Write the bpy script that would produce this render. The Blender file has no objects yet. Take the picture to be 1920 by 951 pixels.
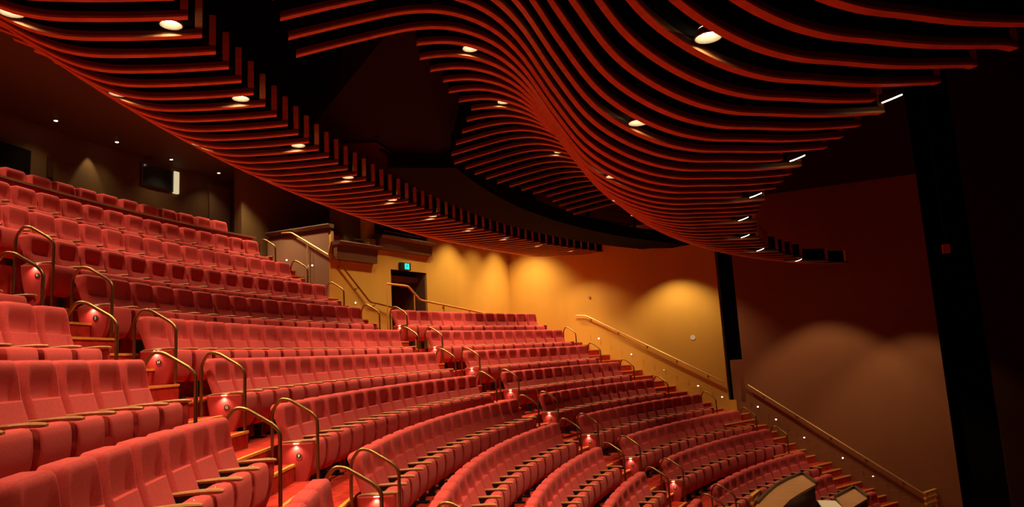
import bpy, bmesh, math, random
from mathutils import Vector, Matrix
random.seed(4)
S = bpy.context.scene
COL = S.collection
PI = math.pi
# ------------------------------------------------------------------ helpers
def mat(name, col, rough=.6, metal=0., spec=.5, noise=None, bump=None, emit=None, sheen=0.):
    m = bpy.data.materials.new(name); m.use_nodes = True
    nt = m.node_tree; b = nt.nodes['Principled BSDF']
    b.inputs['Base Color'].default_value = (*col, 1)
    b.inputs['Roughness'].default_value = rough
    b.inputs['Metallic'].default_value = metal
    b.inputs['Specular IOR Level'].default_value = spec
    if sheen: b.inputs['Sheen Weight'].default_value = sheen
    if emit:
        b.inputs['Emission Color'].default_value = (*emit[0], 1); b.inputs['Emission Strength'].default_value = emit[1]
    tc = nt.nodes.new('ShaderNodeTexCoord')
    if noise:
        scale, amt, stretch = noise
        mp = nt.nodes.new('ShaderNodeMapping'); mp.inputs['Scale'].default_value = stretch
        nz = nt.nodes.new('ShaderNodeTexNoise'); nz.inputs['Scale'].default_value = scale; nz.inputs['Detail'].default_value = 4
        rp = nt.nodes.new('ShaderNodeValToRGB')
        rp.color_ramp.elements[0].position = .3; rp.color_ramp.elements[1].position = .7
        rp.color_ramp.elements[0].color = (*[c * (1 - amt) for c in col], 1)
        rp.color_ramp.elements[1].color = (*[min(1, c * (1 + amt)) for c in col], 1)
        nt.links.new(tc.outputs['Object'], mp.inputs['Vector']); nt.links.new(mp.outputs[0], nz.inputs['Vector'])
        nt.links.new(nz.outputs['Fac'], rp.inputs['Fac']); nt.links.new(rp.outputs[0], b.inputs['Base Color'])
    if bump:
        n2 = nt.nodes.new('ShaderNodeTexNoise'); n2.inputs['Scale'].default_value = bump[0]
        bp = nt.nodes.new('ShaderNodeBump'); bp.inputs['Strength'].default_value = bump[1]; bp.inputs['Distance'].default_value = .002
        nt.links.new(tc.outputs['Object'], n2.inputs['Vector']); nt.links.new(n2.outputs['Fac'], bp.inputs['Height'])
        nt.links.new(bp.outputs[0], b.inputs['Normal'])
    return m
M = {}
M['fabric'] = mat('red_wool', (.50, .058, .055), .9, spec=.2, noise=(60, .12, (1, 1, 1)), bump=(700, .5), sheen=.05)
M['fabric2'] = mat('red_panel_fabric', (.42, .036, .032), .85, spec=.25, noise=(60, .1, (1, 1, 1)))
M['carpet'] = mat('red_carpet', (.42, .03, .018), .95, spec=.1, noise=(9, .25, (1, 1, 1)), bump=(300, .6))
M['nosing'] = mat('oak_nosing', (.72, .34, .055), .35, noise=(14, .2, (1, 1, 6)))
M['arm'] = mat('bronzed_timber', (.40, .20, .075), .35, noise=(20, .15, (1, 6, 1)))
M['black'] = mat('black_metal', (.012, .010, .009), .5)
M['brass'] = mat('bronze_tube', (.30, .185, .07), .38, metal=1.)
M['goldrail'] = mat('polished_brass', (.85, .58, .24), .42, metal=.75)
M['chrome'] = mat('nickel', (.75, .70, .6), .25, metal=1.)
M['plate'] = mat('dark_plate', (.05, .045, .04), .4, metal=.6)
M['white'] = mat('white_letter', (.85, .82, .75), .5)
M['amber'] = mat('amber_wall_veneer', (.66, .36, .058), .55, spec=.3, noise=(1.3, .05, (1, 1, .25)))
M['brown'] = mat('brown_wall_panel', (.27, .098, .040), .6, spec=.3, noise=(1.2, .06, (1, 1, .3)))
M['mole'] = mat('taupe_wall_panel', (.22, .125, .075), .65, spec=.3, noise=(1.2, .06, (1, 1, .3)))
M['umber'] = mat('umber_rear_wall', (.17, .105, .042), .7, spec=.2, noise=(1.2, .08, (1, 1, .3)))
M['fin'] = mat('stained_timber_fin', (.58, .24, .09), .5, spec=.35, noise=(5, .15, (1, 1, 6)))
M['finside'] = mat('shaded_fin_side', (.17, .065, .02), .5, spec=.3)  # fin timber in a darker tone: shade on the blade sides put into the colour
M['darkcap'] = mat('dark_timber_cap', (.075, .035, .018), .45)
M['upper'] = mat('shaded_upper_wall', (.06, .024, .009), .8, spec=.1)  # unlit gloom of the high walls put into their colour
M['railcap'] = mat('dark_bronze_cap', (.17, .085, .035), .4)
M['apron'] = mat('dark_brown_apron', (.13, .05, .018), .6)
M['goldpaint'] = mat('yellow_brass_paint', (.80, .50, .13), .4, metal=.3)
M['void'] = mat('black_paint', (.006, .005, .004), .9, spec=.1)
M['maroon'] = mat('maroon_soffit', (.035, .003, .002), .8, spec=.1)
M['stagewall'] = mat('stage_side_wall', (.035, .010, .006), .85, spec=.1)
M['olive'] = mat('olive_pod', (.009, .006, .002), .8, spec=.1)
M['desk'] = mat('brown_desk_top', (.38, .165, .05), .7, noise=(4, .08, (1, 1, 1)))
M['paper'] = mat('cream_paper', (.8, .74, .6), .6)
M['lamp'] = mat('lamp_glow', (1, .9, .7), emit=((1, .80, .52), 60))
M['lampsoft'] = mat('lamp_glow_soft', (1, .9, .7), emit=((1, .82, .55), 9))
M['steplamp'] = mat('step_lamp_glow', (1, .9, .7), emit=((1, .86, .66), 7))
M['reflector'] = mat('lamp_reflector', (.17, .145, .105), .5)
M['green'] = mat('exit_green', (.0, .3, .2), emit=((.02, .8, .5), 1.4))
M['greendark'] = mat('exit_figure', (.0, .05, .035), .5)
M['glass'] = mat('booth_glass', (.03, .04, .04), .15, spec=.6)
M['cream'] = mat('glowing_cream_jamb', (.8, .72, .45), .5, emit=((1, .85, .5), .55))  # booth light falling on the jamb, put in as emission
M['sticker'] = mat('orange_box', (.6, .12, .03), .5)

def link(name, me, m=None, parent=None, smooth=False):
    o = bpy.data.objects.new(name, me); COL.objects.link(o)
    if m is not None and not me.materials: me.materials.append(m)
    if smooth:
        for p in me.polygons: p.use_smooth = True
    if parent is not None: o.parent = parent
    return o
def fin_bm(bm, name, m, parent=None, smooth=False, auto=None):
    me = bpy.data.meshes.new(name)
    bmesh.ops.recalc_face_normals(bm, faces=bm.faces)
    if auto is not None:
        for e in bm.edges:
            e.smooth = not (len(e.link_faces) == 2 and e.calc_face_angle(0) > math.radians(auto))
        for f in bm.faces: f.smooth = True
    bm.to_mesh(me); bm.free()
    return link(name, me, m, parent, smooth)
def pyd(name, verts, faces, m, parent=None, auto=None):
    bm = bmesh.new(); vs = [bm.verts.new(v) for v in verts]
    for f in faces:
        try: bm.faces.new([vs[i] for i in f])
        except ValueError: pass
    return fin_bm(bm, name, m, parent, auto=auto)
def add_box(bm, c, s, rot=None, bevel=0):
    r = bmesh.ops.create_cube(bm, size=1)
    vs = r['verts']
    for v in vs:
        v.co = Vector((v.co.x * s[0], v.co.y * s[1], v.co.z * s[2]))
    if bevel:
        es = list({e for v in vs for e in v.link_edges})
        rr = bmesh.ops.bevel(bm, geom=es, offset=bevel, segments=2, affect='EDGES', profile=.7)
        vs = list({v for f in rr['faces'] for v in f.verts} | {v for v in vs if v.is_valid})
        # gather every vertex connected
        seen = set(vs); st = list(vs)
        while st:
            v = st.pop()
            for e in v.link_edges:
                w = e.other_vert(v)
                if w not in seen: seen.add(w); st.append(w)
        vs = list(seen)
    for v in vs:
        co = v.co
        if rot: co = rot @ co
        v.co = co + Vector(c)
    return vs
def add_prism(bm, poly, axis, a0, a1):
    """poly: 2-D points; extruded along axis (0,1,2) from a0 to a1"""
    def mk(p, t):
        q = list(p); q.insert(axis, t); return Vector(q)
    A = [bm.verts.new(mk(p, a0)) for p in poly]; B = [bm.verts.new(mk(p, a1)) for p in poly]
    n = len(poly)
    bm.faces.new(A); bm.faces.new(B[::-1])
    for i in range(n): bm.faces.new([A[i], A[(i + 1) % n], B[(i + 1) % n], B[i]])
def add_tube(bm, pts, r, seg=8, cap=True):
    pts = [Vector(p) for p in pts]; rings = []
    up0 = None
    for i, p in enumerate(pts):
        if i == 0: t = pts[1] - p
        elif i == len(pts) - 1: t = p - pts[i - 1]
        else: t = (pts[i + 1] - p).normalized() + (p - pts[i - 1]).normalized()
        t.normalize()
        if up0 is None:
            up0 = Vector((0, 0, 1)) if abs(t.z) < .9 else Vector((1, 0, 0))
            n = (up0 - t * up0.dot(t)).normalized()
        else:
            n = (n - t * n.dot(t)).normalized()
        b = t.cross(n)
        rings.append([bm.verts.new(p + (n * math.cos(a) + b * math.sin(a)) * r) for a in [2 * PI * k / seg for k in range(seg)]])
    for A, B in zip(rings, rings[1:]):
        for k in range(seg): bm.faces.new([A[k], A[(k + 1) % seg], B[(k + 1) % seg], B[k]])
    if cap:
        bm.faces.new(rings[0][::-1]); bm.faces.new(rings[-1])
def rounded(pts, rad, n=5):
    """fillet an open polyline"""
    pts = [Vector(p) for p in pts]; out = [pts[0]]
    for i in range(1, len(pts) - 1):
        a, b, c = pts[i - 1], pts[i], pts[i + 1]
        d = min(rad, (a - b).length * .45, (c - b).length * .45)
        p0 = b + (a - b).normalized() * d; p1 = b + (c - b).normalized() * d
        for k in range(n + 1):
            t = k / n; out.append(p0 * (1 - t) ** 2 + b * 2 * t * (1 - t) + p1 * t * t)
    out.append(pts[-1]); return out
def add_disc(bm, c, nrm, r, h, seg=16, r2=None):
    """short cylinder / cone frustum from c along nrm by h"""
    nrm = Vector(nrm).normalized(); q = nrm.to_track_quat('Z', 'Y')
    r2 = r if r2 is None else r2; c = Vector(c)
    A = [bm.verts.new(c + q @ Vector((math.cos(a) * r, math.sin(a) * r, 0))) for a in [2 * PI * k / seg for k in range(seg)]]
    B = [bm.verts.new(c + q @ Vector((math.cos(a) * r2, math.sin(a) * r2, h))) for a in [2 * PI * k / seg for k in range(seg)]]
    bm.faces.new(A[::-1]); bm.faces.new(B)
    for k in range(seg): bm.faces.new([A[k], A[(k + 1) % seg], B[(k + 1) % seg], B[k]])
def empty(name, loc=(0, 0, 0), rz=0, label=None, cat=None, group=None):
    o = bpy.data.objects.new(name, None); COL.objects.link(o); o.empty_display_size = .1
    o.location = loc; o.rotation_euler = (0, 0, rz)
    tag(o, label, cat, group); return o
def tag(o, label=None, cat=None, group=None, kind=None):
    if label: o['label'] = label
    if cat: o['category'] = cat
    if group: o['group'] = group
    if kind: o['kind'] = kind
    return o
def struct(o): o['kind'] = 'structure'; return o
def copy_tree(o, parent=None, only=None):
    c = o.copy(); COL.objects.link(c)
    if parent is not None: c.parent = parent
    for ch in o.children:
        copy_tree(ch, c)
    return c
ORD = ['zeroth', 'first', 'second', 'third', 'fourth', 'fifth', 'sixth', 'seventh', 'eighth', 'ninth', 'tenth', 'eleventh', 'twelfth', 'thirteenth',
       'fourteenth', 'fifteenth', 'sixteenth', 'seventeenth', 'eighteenth', 'nineteenth', 'twentieth']
TENS = {2: 'twenty', 3: 'thirty', 4: 'forty', 5: 'fifty'}
def ordn(n):
    if n <= 20: return ORD[n]
    if n % 10 == 0: return {3: 'thirtieth', 4: 'fortieth', 5: 'fiftieth'}[n // 10]
    return TENS[n // 10] + '-' + ORD[n % 10]

# ------------------------------------------------------------------ camera
FPX, PITCH, ROLL = 1306.896, math.radians(8.199), -.05588
cam = bpy.data.cameras.new('camera'); co = bpy.data.objects.new('camera', cam); COL.objects.link(co)
cam.sensor_fit = 'HORIZONTAL'; cam.sensor_width = 36; cam.lens = FPX / 1920 * 36; cam.clip_start = .05; cam.clip_end = 200
fw = Vector((0, math.cos(PITCH), math.sin(PITCH))); rt0 = Vector((1, 0, 0)); up0_ = rt0.cross(fw)
rt = rt0 * math.cos(ROLL) + up0_ * math.sin(ROLL); up = up0_ * math.cos(ROLL) - rt0 * math.sin(ROLL)
co.matrix_world = Matrix((( rt.x, up.x, -fw.x, 0), (rt.y, up.y, -fw.y, 0), (rt.z, up.z, -fw.z, 0), (0, 0, 0, 1)))
S.camera = co
def px(P):
    P = Vector(P); d = P.dot(fw)
    if d < .05: return None
    return 960 + FPX * P.dot(rt) / d, 475.5 - FPX * P.dot(up) / d

# ------------------------------------------------------------------ plan of the house
CX, CY = 18.006, 7.926
def pw(R, th, z=0): return Vector((CX + R * math.cos(th), CY + R * math.sin(th), z))
ROWS = {'N': (27.30, 3.81), 'M': (26.315, 3.194), 'L': (25.43, 2.564), 'K': (24.497, 1.947), 'J': (23.594, 1.334), 'H': (22.696, .732), 'G': (21.763, .158),
        'F': (20.858, -.422), 'E': (19.887, -.993), 'D': (18.984, -1.543), 'C': (18.103, -2.092), 'B': (17.226, -2.624), 'A': (16.158, -3.197),
        'AA': (15.2, -3.66), 'AB': (14.45, -4.16), 'AC': (13.6, -4.66)}
SEQ = list(ROWS)
HS = 1.07
ZF = {k: ROWS[k][1] - HS for k in ROWS}
HN, HV = 0.4071, 0.9134   # fin planes: across-house axis
AZ = math.radians(23.8)
UA = Vector((math.cos(AZ), math.sin(AZ), 0)); UB = Vector((-UA.y, UA.x, 0))
def uv(u, v, z): return Vector((CX, CY, 0)) + UA * u + UB * v + Vector((0, 0, z))
WR0 = Vector((5, 23.4, 0)); WRD = Vector((math.cos(math.radians(-25)), math.sin(math.radians(-25)), 0)); WRN = Vector((-WRD.y, WRD.x, 0))
WR_S0 = WR0.dot(WRD)
def wr(s, off, z): return WR0 + WRD * (s - WR_S0) - WRN * off + Vector((0, 0, z))   # s along the right wall, off into the room
CORNER = Vector((-4.8, 18.06, 0))
DWD = Vector((math.cos(math.radians(59)), math.sin(math.radians(59)), 0)); DWN = Vector((-DWD.y, DWD.x, 0))
BWD = Vector((math.cos(math.radians(157)), math.sin(math.radians(157)), 0)); BWN = Vector((BWD.y, -BWD.x, 0))
def dwp(t, off, z): return CORNER + DWD * t - DWN * off + Vector((0, 0, z))
def bwp(t, off, z): return CORNER + BWD * t - BWN * off + Vector((0, 0, z))
if bwp(0, 1, 0).length > bwp(0, -1, 0).length: BWN = -BWN

# ------------------------------------------------------------------ seat prototypes
HW = .248
def sstep(a, b, x):
    t = max(0., min(1., (x - a) / (b - a))); return t * t * (3 - 2 * t)
def yfront(z):
    P = [(.36, .268), (.45, .245), (.60, .190), (.70, .155), (.775, .132), (.80, .122), (.90, .108), (1.0, .096), (1.04, .085), (1.06, .062)]
    for (a, ya), (b, yb) in zip(P, P[1:]):
        if z <= b: return ya + (yb - ya) * (z - a) / (b - a)
    return P[-1][1]
def make_backrest():
    bm = bmesh.new()
    us = [-1, -.97, -.92, -.85, -.78, -.70, -.62, -.45, -.22, 0, .22, .45, .62, .70, .78, .85, .92, .97, 1]
    zs = [.36, .42, .50, .58, .66, .72, .755, .775, .785, .80, .83, .87, .91, .95, .98, 1.005, 1.025, 1.042, 1.053, 1.06]
    F = []; B = []
    for z in zs:
        rf = []; rb = []
        for u in us:
            a = abs(u)
            zt = z - (.045 * max(0, (a - .62) / .38) ** 2.4) * sstep(.88, 1.06, z)
            y = yfront(z)
            e = max(0, (a - .76) / .24); y -= .060 * e ** 2.4
            side = 1 - sstep(.60, .80, a)
            rec = .0
            if z > .782: rec = .052 * (1 - sstep(.80, 1.03, z)) + .006 * (1 - sstep(.95, 1.05, z))
            y -= rec * side
            hw = HW * (1 - .05 * sstep(.85, 1.06, z))
            yb = .262 - .262 * (z - .36) / .70 - .075 + (.012 * max(0, (a - .85) / .15) ** 2)
            if z > 1.04: yb += .02 * (z - 1.04) / .02
            rf.append(bm.verts.new((u * hw, y, zt))); rb.append(bm.verts.new((u * hw, min(yb, y - .01), zt)))
        F.append(rf); B.append(rb)
    n, m = len(zs), len(us)
    for j in range(n - 1):
        for i in range(m - 1):
            bm.faces.new([F[j][i], F[j][i + 1], F[j + 1][i + 1], F[j + 1][i]])
            bm.faces.new([B[j][i], B[j + 1][i], B[j + 1][i + 1], B[j][i + 1]])
        bm.faces.new([F[j][0], F[j + 1][0], B[j + 1][0], B[j][0]]); bm.faces.new([F[j][-1], B[j][-1], B[j + 1][-1], F[j + 1][-1]])
    for i in range(m - 1):
        bm.faces.new([F[-1][i], F[-1][i + 1], B[-1][i + 1], B[-1][i]]); bm.faces.new([F[0][i], B[0][i], B[0][i + 1], F[0][i + 1]])
    return bm
def make_cushion():
    bm = bmesh.new()
    prof = [(.285, .60), (.300, .617), (.33, .626), (.39, .628), (.425, .622), (.443, .60), (.452, .55), (.455, .48), (.448, .40), (.430, .32), (.405, .26), (.375, .225), (.34, .215), (.31, .24), (.295, .32), (.287, .45)]
    us = [-1, -.985, -.94, -.85, -.4, .4, .85, .94, .985, 1]
    rings = []
    for u in us:
        a = abs(u); e = max(0, (a - .85) / .15)
        ring = []
        for (y, z) in prof:
            cy, cz = .37, .45
            k = 1 - .10 * e ** 2.5
            hw = .213 * (1 - .12 * (1 - sstep(.215, .40, z)))
            ring.append(bm.verts.new((u * hw, cy + (y - cy) * k, cz + (z - cz) * k)))
        rings.append(ring)
    n = len(prof)
    for A, B in zip(rings, rings[1:]):
        for k in range(n): bm.faces.new([A[k], A[(k + 1) % n], B[(k + 1) % n], B[k]])
    bm.faces.new(rings[0]); bm.faces.new(rings[-1][::-1])
    return bm
def make_arm():
    bm = bmesh.new()
    st = [(.06, .010, .632, .016), (.10, .026, .640, .022), (.22, .032, .648, .026), (.34, .034, .654, .030), (.42, .035, .655, .034), (.475, .031, .650, .030), (.505, .018, .642, .018)]
    rings = []
    for y, hw, zt, th in st:
        rings.append([bm.verts.new(v) for v in [(-hw, y, zt - th * .35), (-hw * .8, y, zt), (hw * .8, y, zt), (hw, y, zt - th * .35), (hw * .75, y, zt - th), (-hw * .75, y, zt - th)]])
    for A, B in zip(rings, rings[1:]):
        for k in range(6): bm.faces.new([A[k], A[(k + 1) % 6], B[(k + 1) % 6], B[k]])
    bm.faces.new(rings[0]); bm.faces.new(rings[-1][::-1])
    return bm
def make_pedestal():
    bm = bmesh.new()
    add_prism(bm, [(.10, .62), (.34, .62), (.33, .40), (.28, .20), (.26, .03), (.17, .03), (.16, .20), (.12, .40)], 0, -.016, .016)
    add_box(bm, (0, .215, .015), (.09, .20, .03), bevel=.006)
    return bm
def make_endpanel():
    bm = bmesh.new()
    pr = [(.05, .622), (.46, .622), (.475, .60), (.475, .50), (.462, .40), (.435, .30), (.39, .19), (.34, .10), (.29, .05), (.23, .04), (.18, .09), (.13, .20), (.09, .36), (.06, .52)]
    A = [bm.verts.new((.022, y, z)) for y, z in pr]; B = [bm.verts.new((-.022, y, z)) for y, z in pr]
    cy, cz = .27, .40
    A2 = [bm.verts.new((.034, cy + (y - cy) * .9, cz + (z - cz) * .93)) for y, z in pr]
    n = len(pr)
    for k in range(n):
        j = (k + 1) % n
        bm.faces.new([A[k], A[j], B[j], B[k]]); bm.faces.new([A2[k], A2[j], A[j], A[k]])
    bm.faces.new(A2); bm.faces.new(B[::-1])
    return bm
def make_button():
    bm = bmesh.new()
    bmesh.ops.create_uvsphere(bm, u_segments=10, v_segments=6, radius=1)
    for v in bm.verts: v.co = Vector((v.co.x * .017, .375 + v.co.y * .010, .627 + v.co.z * .005))
    return bm
PROTO = empty('theatre_seat')
o_b = fin_bm(make_backrest(), 'backrest', M['fabric'], PROTO, auto=38)
o_c = fin_bm(make_cushion(), 'seat_cushion', M['fabric'], PROTO, auto=50)
o_k = fin_bm(make_button(), 'button', M['chrome'], o_c, auto=60)
o_a = fin_bm(make_arm(), 'armrest', M['arm'], PROTO, auto=35)
o_p = fin_bm(make_pedestal(), 'pedestal', M['black'], PROTO)
ME_ARM, ME_PED = o_a.data, o_p.data
ME_END = None
def letter_mesh(ch):
    cu = bpy.data.curves.new('letter_' + ch, 'FONT'); cu.body = ch; cu.size = .046; cu.extrude = .0015
    cu.align_x = 'CENTER'; cu.align_y = 'CENTER'
    tmp = bpy.data.objects.new('t', cu); COL.objects.link(tmp)
    dg = bpy.context.evaluated_depsgraph_get(); me = bpy.data.meshes.new_from_object(tmp.evaluated_get(dg))
    bpy.data.objects.remove(tmp); me.materials.clear(); me.materials.append(M['white'])
    # stand the letter up on a left-facing panel (outward = -x): local x -> -y ... read from outside
    for v in me.vertices:
        x, y, z = v.co; v.co = (.0395 + z, .30 + x, .475 + y)
    return me
LET = {k: letter_mesh(k) for k in 'KJHGFEDCBA'}
bm = bmesh.new(); add_disc(bm, (.033, .30, .475), (1, 0, 0), .029, .006, 20)
ME_PLATE = fin_bm(bm, 'row_plate', M['plate'], auto=40)
bm = bmesh.new(); add_disc(bm, (.033, .30, .475), (1, 0, 0), .037, .004, 20)
ME_BEZ = fin_bm(bm, 'bezel', M['chrome'], auto=40)
bm = bmesh.new(); add_box(bm, (.044, .27, .616), (.012, .06, .005))
ME_AISLE = fin_bm(bm, 'aisle_lamp', M['lampsoft'])
E_PROTO = fin_bm(make_endpanel(), 'end_panel', M['fabric2'], auto=30); ME_END = E_PROTO.data
for t in (ME_PLATE, ME_BEZ, ME_AISLE, E_PROTO): COL.objects.unlink(t)

def child(name, me, parent, x=0, mirror=False):
    o = bpy.data.objects.new(name, me); COL.objects.link(o); o.parent = parent; o.location = (x, 0, 0)
    if mirror: o.scale = (-1, 1, 1)
    return o
LIGHTS = []
def spot(loc, power, size=72, blend=.6, col=(1, .69, .38), radius=.06, aim=(0, 0, -1)):
    l = bpy.data.lights.new('spot_light', 'SPOT'); l.energy = power; l.spot_size = math.radians(size); l.spot_blend = blend
    l.color = col; l.shadow_soft_size = radius
    o = bpy.data.objects.new('spot_light', l); COL.objects.link(o); o.location = loc
    o.rotation_euler = Vector(aim).to_track_quat('-Z', 'Y').to_euler(); return o

# block rows: first edge theta, seat width, seats between the measured edges, blocks at which ends there is an aisle
BL = {'M': [3.024, .518, 13], 'L': [3.068, .517, 15], 'K': [3.097, .523, 16], 'J': [3.104, .524, 16], 'H': [3.11, .529, 16], 'G': [3.119, .525, 16],
      'F': [3.127, .528, 16], 'E': [3.143, .53, 16], 'D': [3.159, .535, 16], 'C': [2.985, .521, 10], 'B': [2.826, .54, 4], 'A': [2.669, .53, 0],
      'Jr': [2.69, .533, 13], 'Hr': [2.68, .516, 13], 'Gr': [2.67, .521, 12], 'Fr': [2.656, .514, 12], 'Er': [2.651, .511, 12], 'Dr': [2.641, .524, 13],
      'Cr': [2.624, .529, 13], 'Br': [2.607, .534, 12], 'Ar': [2.595, .523, 11],
      'Jl': [3.166, .53, 0], 'Hl': [3.174, .535, 0], 'Gl': [3.187, .515, 0], 'Fl': [3.201, .524, 0], 'El': [3.213, .525, 0]}
def endof(b):
    k = b.rstrip('lr'); t, w, n = BL[b]; return t - n * w / ROWS[k][0]
BL['B'][0] = 2.686 + 4 * .54 / ROWS['B'][0]
plan = []   # (row, block, [centre thetas left->right], width, left aisle?, right aisle?)
def vis(R, th, z, ztop=1.06):
    a = px(pw(R, th, z + ztop)); b = px(pw(R - .4, th, z + .3))
    for q in (a, b):
        if q and -45 < q[0] < 1960 and q[1] < 985: return True
    return False
for b, (t, w, n) in BL.items():
    k = b.rstrip('lr'); R, zt = ROWS[k]; z = ZF[k]
    if b.endswith('r'):
        ths = [t - (i + .5) * w / R for i in range(n)]; la, ra = True, True
    elif b in 'KJHGFED' :
        ths = [t - (i + .5) * w / R for i in range(n)]; la, ra = True, True
    else:
        e = endof(b); ths = []; i = 0
        while True:
            th = e + (i + .5) * w / R
            if not vis(R, th, z) or i > 40: break
            if b in 'ABC' and th > 3.15: break
            ths.insert(0, th); i += 1
        la, ra = False, True
    plan.append((k, b, ths, w, la, ra))
# row N behind the parapet rail
R, w = 27.30, .56
ths = []; i = 0
while vis(R, 2.7690 + (i + .5) * w / R, ZF['N']) and i < 30: ths.insert(0, 2.7690 + (i + .5) * w / R); i += 1
plan.append(('N', 'N', ths, w, False, True))
plan.append(('AA', 'AAr', [2.350, 2.317, 2.284], .5, False, True))
plan.append(('AB', 'ABr', [2.262, 2.230], .47, False, True))

SECT = {'': 'centre block', 'l': 'near left block', 'r': 'far right block'}
def seat_label(k, b, i, n):
    sec = 'near left block' if b.endswith('l') else 'far right block' if b.endswith('r') else 'centre block'
    fr = n - i
    if k == 'N': return f'red seat behind the brass parapet rail, {ordn(fr)} from the right end'
    if k == 'M': return f'red folding seat in the row just below the parapet rail, {ordn(fr)} from its right end'
    if k == 'L': return f'red folding seat in the second row below the parapet rail, {ordn(fr)} from its right end'
    if k == 'AA': return f'red folding seat behind the brown desks, {["left hand", "middle", "right hand"][i]} one of three'
    if k == 'AB': return f'red folding seat lowest by the wall stairs, {["left hand", "right hand"][i]} one of two'
    if b.endswith('l'): return f'red folding seat, row {k} of the near left block, {ordn(fr)} from its aisle hoop'
    if b.endswith('r'): return f'red folding seat, row {k} of the far right block, {ordn(i + 1)} from its lettered end'
    if k in 'ABC': return f'red folding seat, row {k} of the centre block, {ordn(fr)} from its right end'
    return f'red folding seat, row {k} of the centre block, {ordn(i + 1)} from its lettered end'
first = True; n_seats = 0; PANELS = []
for k, b, ths, w, la, ra in plan:
    R, zt = ROWS[k]; z = ZF[k]; n = len(ths)
    grp = {'N': 'seats behind the parapet rail', 'AA': 'front seats behind the desks', 'AB': 'front seats by the wall stairs'}.get(k, f'row {k} seats, ' + ('near left block' if b.endswith('l') else 'far right block' if b.endswith('r') else 'centre block'))
    for i, th in enumerate(ths):
        if first: s = PROTO; first = False
        else:
            s = PROTO.copy(); COL.objects.link(s)
            for ch in (o_b, o_c, o_a, o_p):
                c = ch.copy(); COL.objects.link(c); c.parent = s
                for g in ch.children:
                    d = g.copy(); COL.objects.link(d); d.parent = c
        s.location = pw(R, th, z); s.rotation_euler = (0, 0, th + PI / 2)   # local +y points at the centre of the arcs
        s.scale = (w / .523, 1, 1)
        tag(s, seat_label(k, b, i, n), 'seat', grp); n_seats += 1
        # x of the local frame: +x is towards larger theta?  resolved below
        chs = {c.name.split('.')[0]: c for c in s.children}
        left_x = .2615; right_x = -.2615
        chs['armrest'].location.x = left_x; chs['pedestal'].location.x = left_x
        if i == n - 1:
            child('armrest', ME_ARM, s, right_x); child('pedestal', ME_PED, s, right_x)
            if ra:
                e = child('end_panel', ME_END, s, right_x - .012, mirror=True)
        if i == 0 and la:
            e = child('end_panel', ME_END, s, left_x + .012)
            e['label'] = 'shield shaped red end panel with a lit top edge'
            pl = child('row_plate', ME_PLATE.data, e); child('bezel', ME_BEZ.data, e)
            al = child('aisle_lamp', ME_AISLE.data, e)
            child('row_letter', LET[k], e)
            PANELS.append((R, th, z, w))
print('seats', n_seats)
# check handedness: local -x must lie at larger theta (left in the picture)
# rotation th+pi/2 maps +y to -radial (towards the centre) and -x to (-cos(th+pi/2)) ...
for R, th, z, w in PANELS:
    c = pw(R, th, z); f = -Vector((math.cos(th), math.sin(th), 0)); left = Vector((-math.sin(th), math.cos(th), 0))
    p = c + left * (.2615 * w / .523 + .012 + .060) + f * .27 + Vector((0, 0, .588))
    spot(p, 3.2, 140, .9, col=(1, .66, .44), radius=.012, aim=(-left * .35 + Vector((0, 0, -1))))

# ------------------------------------------------------------------ terraces (floor)
def ring(bm, R0, R1, z, t0, t1, zlow, n=60):
    A = []; 
    for i in range(n + 1):
        t = t0 + (t1 - t0) * i / n
        A.append([bm.verts.new(pw(R0, t, z)), bm.verts.new(pw(R1, t, z)), bm.verts.new(pw(R0, t, zlow)), bm.verts.new(pw(R1, t, zlow))])
    for a, b in zip(A, A[1:]):
        bm.faces.new([a[0], b[0], b[1], a[1]]); bm.faces.new([a[2], b[2], b[0], a[0]]); bm.faces.new([a[1], b[1], b[3], a[3]])
    for a in (A[0], A[-1]): bm.faces.new([a[0], a[1], a[3], a[2]])
bm = bmesh.new()
TH_R = {'J': 2.335, 'H': 2.372, 'G': 2.371, 'F': 2.349, 'E': 2.331, 'D': 2.270, 'C': 2.232, 'B': 2.222, 'A': 2.226, 'AA': 2.262, 'AB': 2.21, 'AC': 2.2, 'K': 2.712, 'L': 2.712, 'M': 2.722, 'N': 2.60}
for a, k in enumerate(SEQ[:-1]):
    R1 = ROWS[k][0] + .06 if k != 'N' else 29.2
    R0 = ROWS[SEQ[a + 1]][0] + .06
    if k == 'M': R1 = 26.42
    if k == 'J':
        ring(bm, R0, 23.66, ZF[k], TH_R[k], 4.0, ZF[k] - 1.6); ring(bm, 23.66, 29.0, ZF[k], 2.0, 2.74, ZF[k] - 1.6); continue
    ring(bm, R0, R1, ZF[k], TH_R[k], 4.0, ZF[k] - 1.6)
ring(bm, 9.0, ROWS['AC'][0] + .06, ZF['AC'] - .2, 1.9, 4.2, ZF['AC'] - .6)
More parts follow.
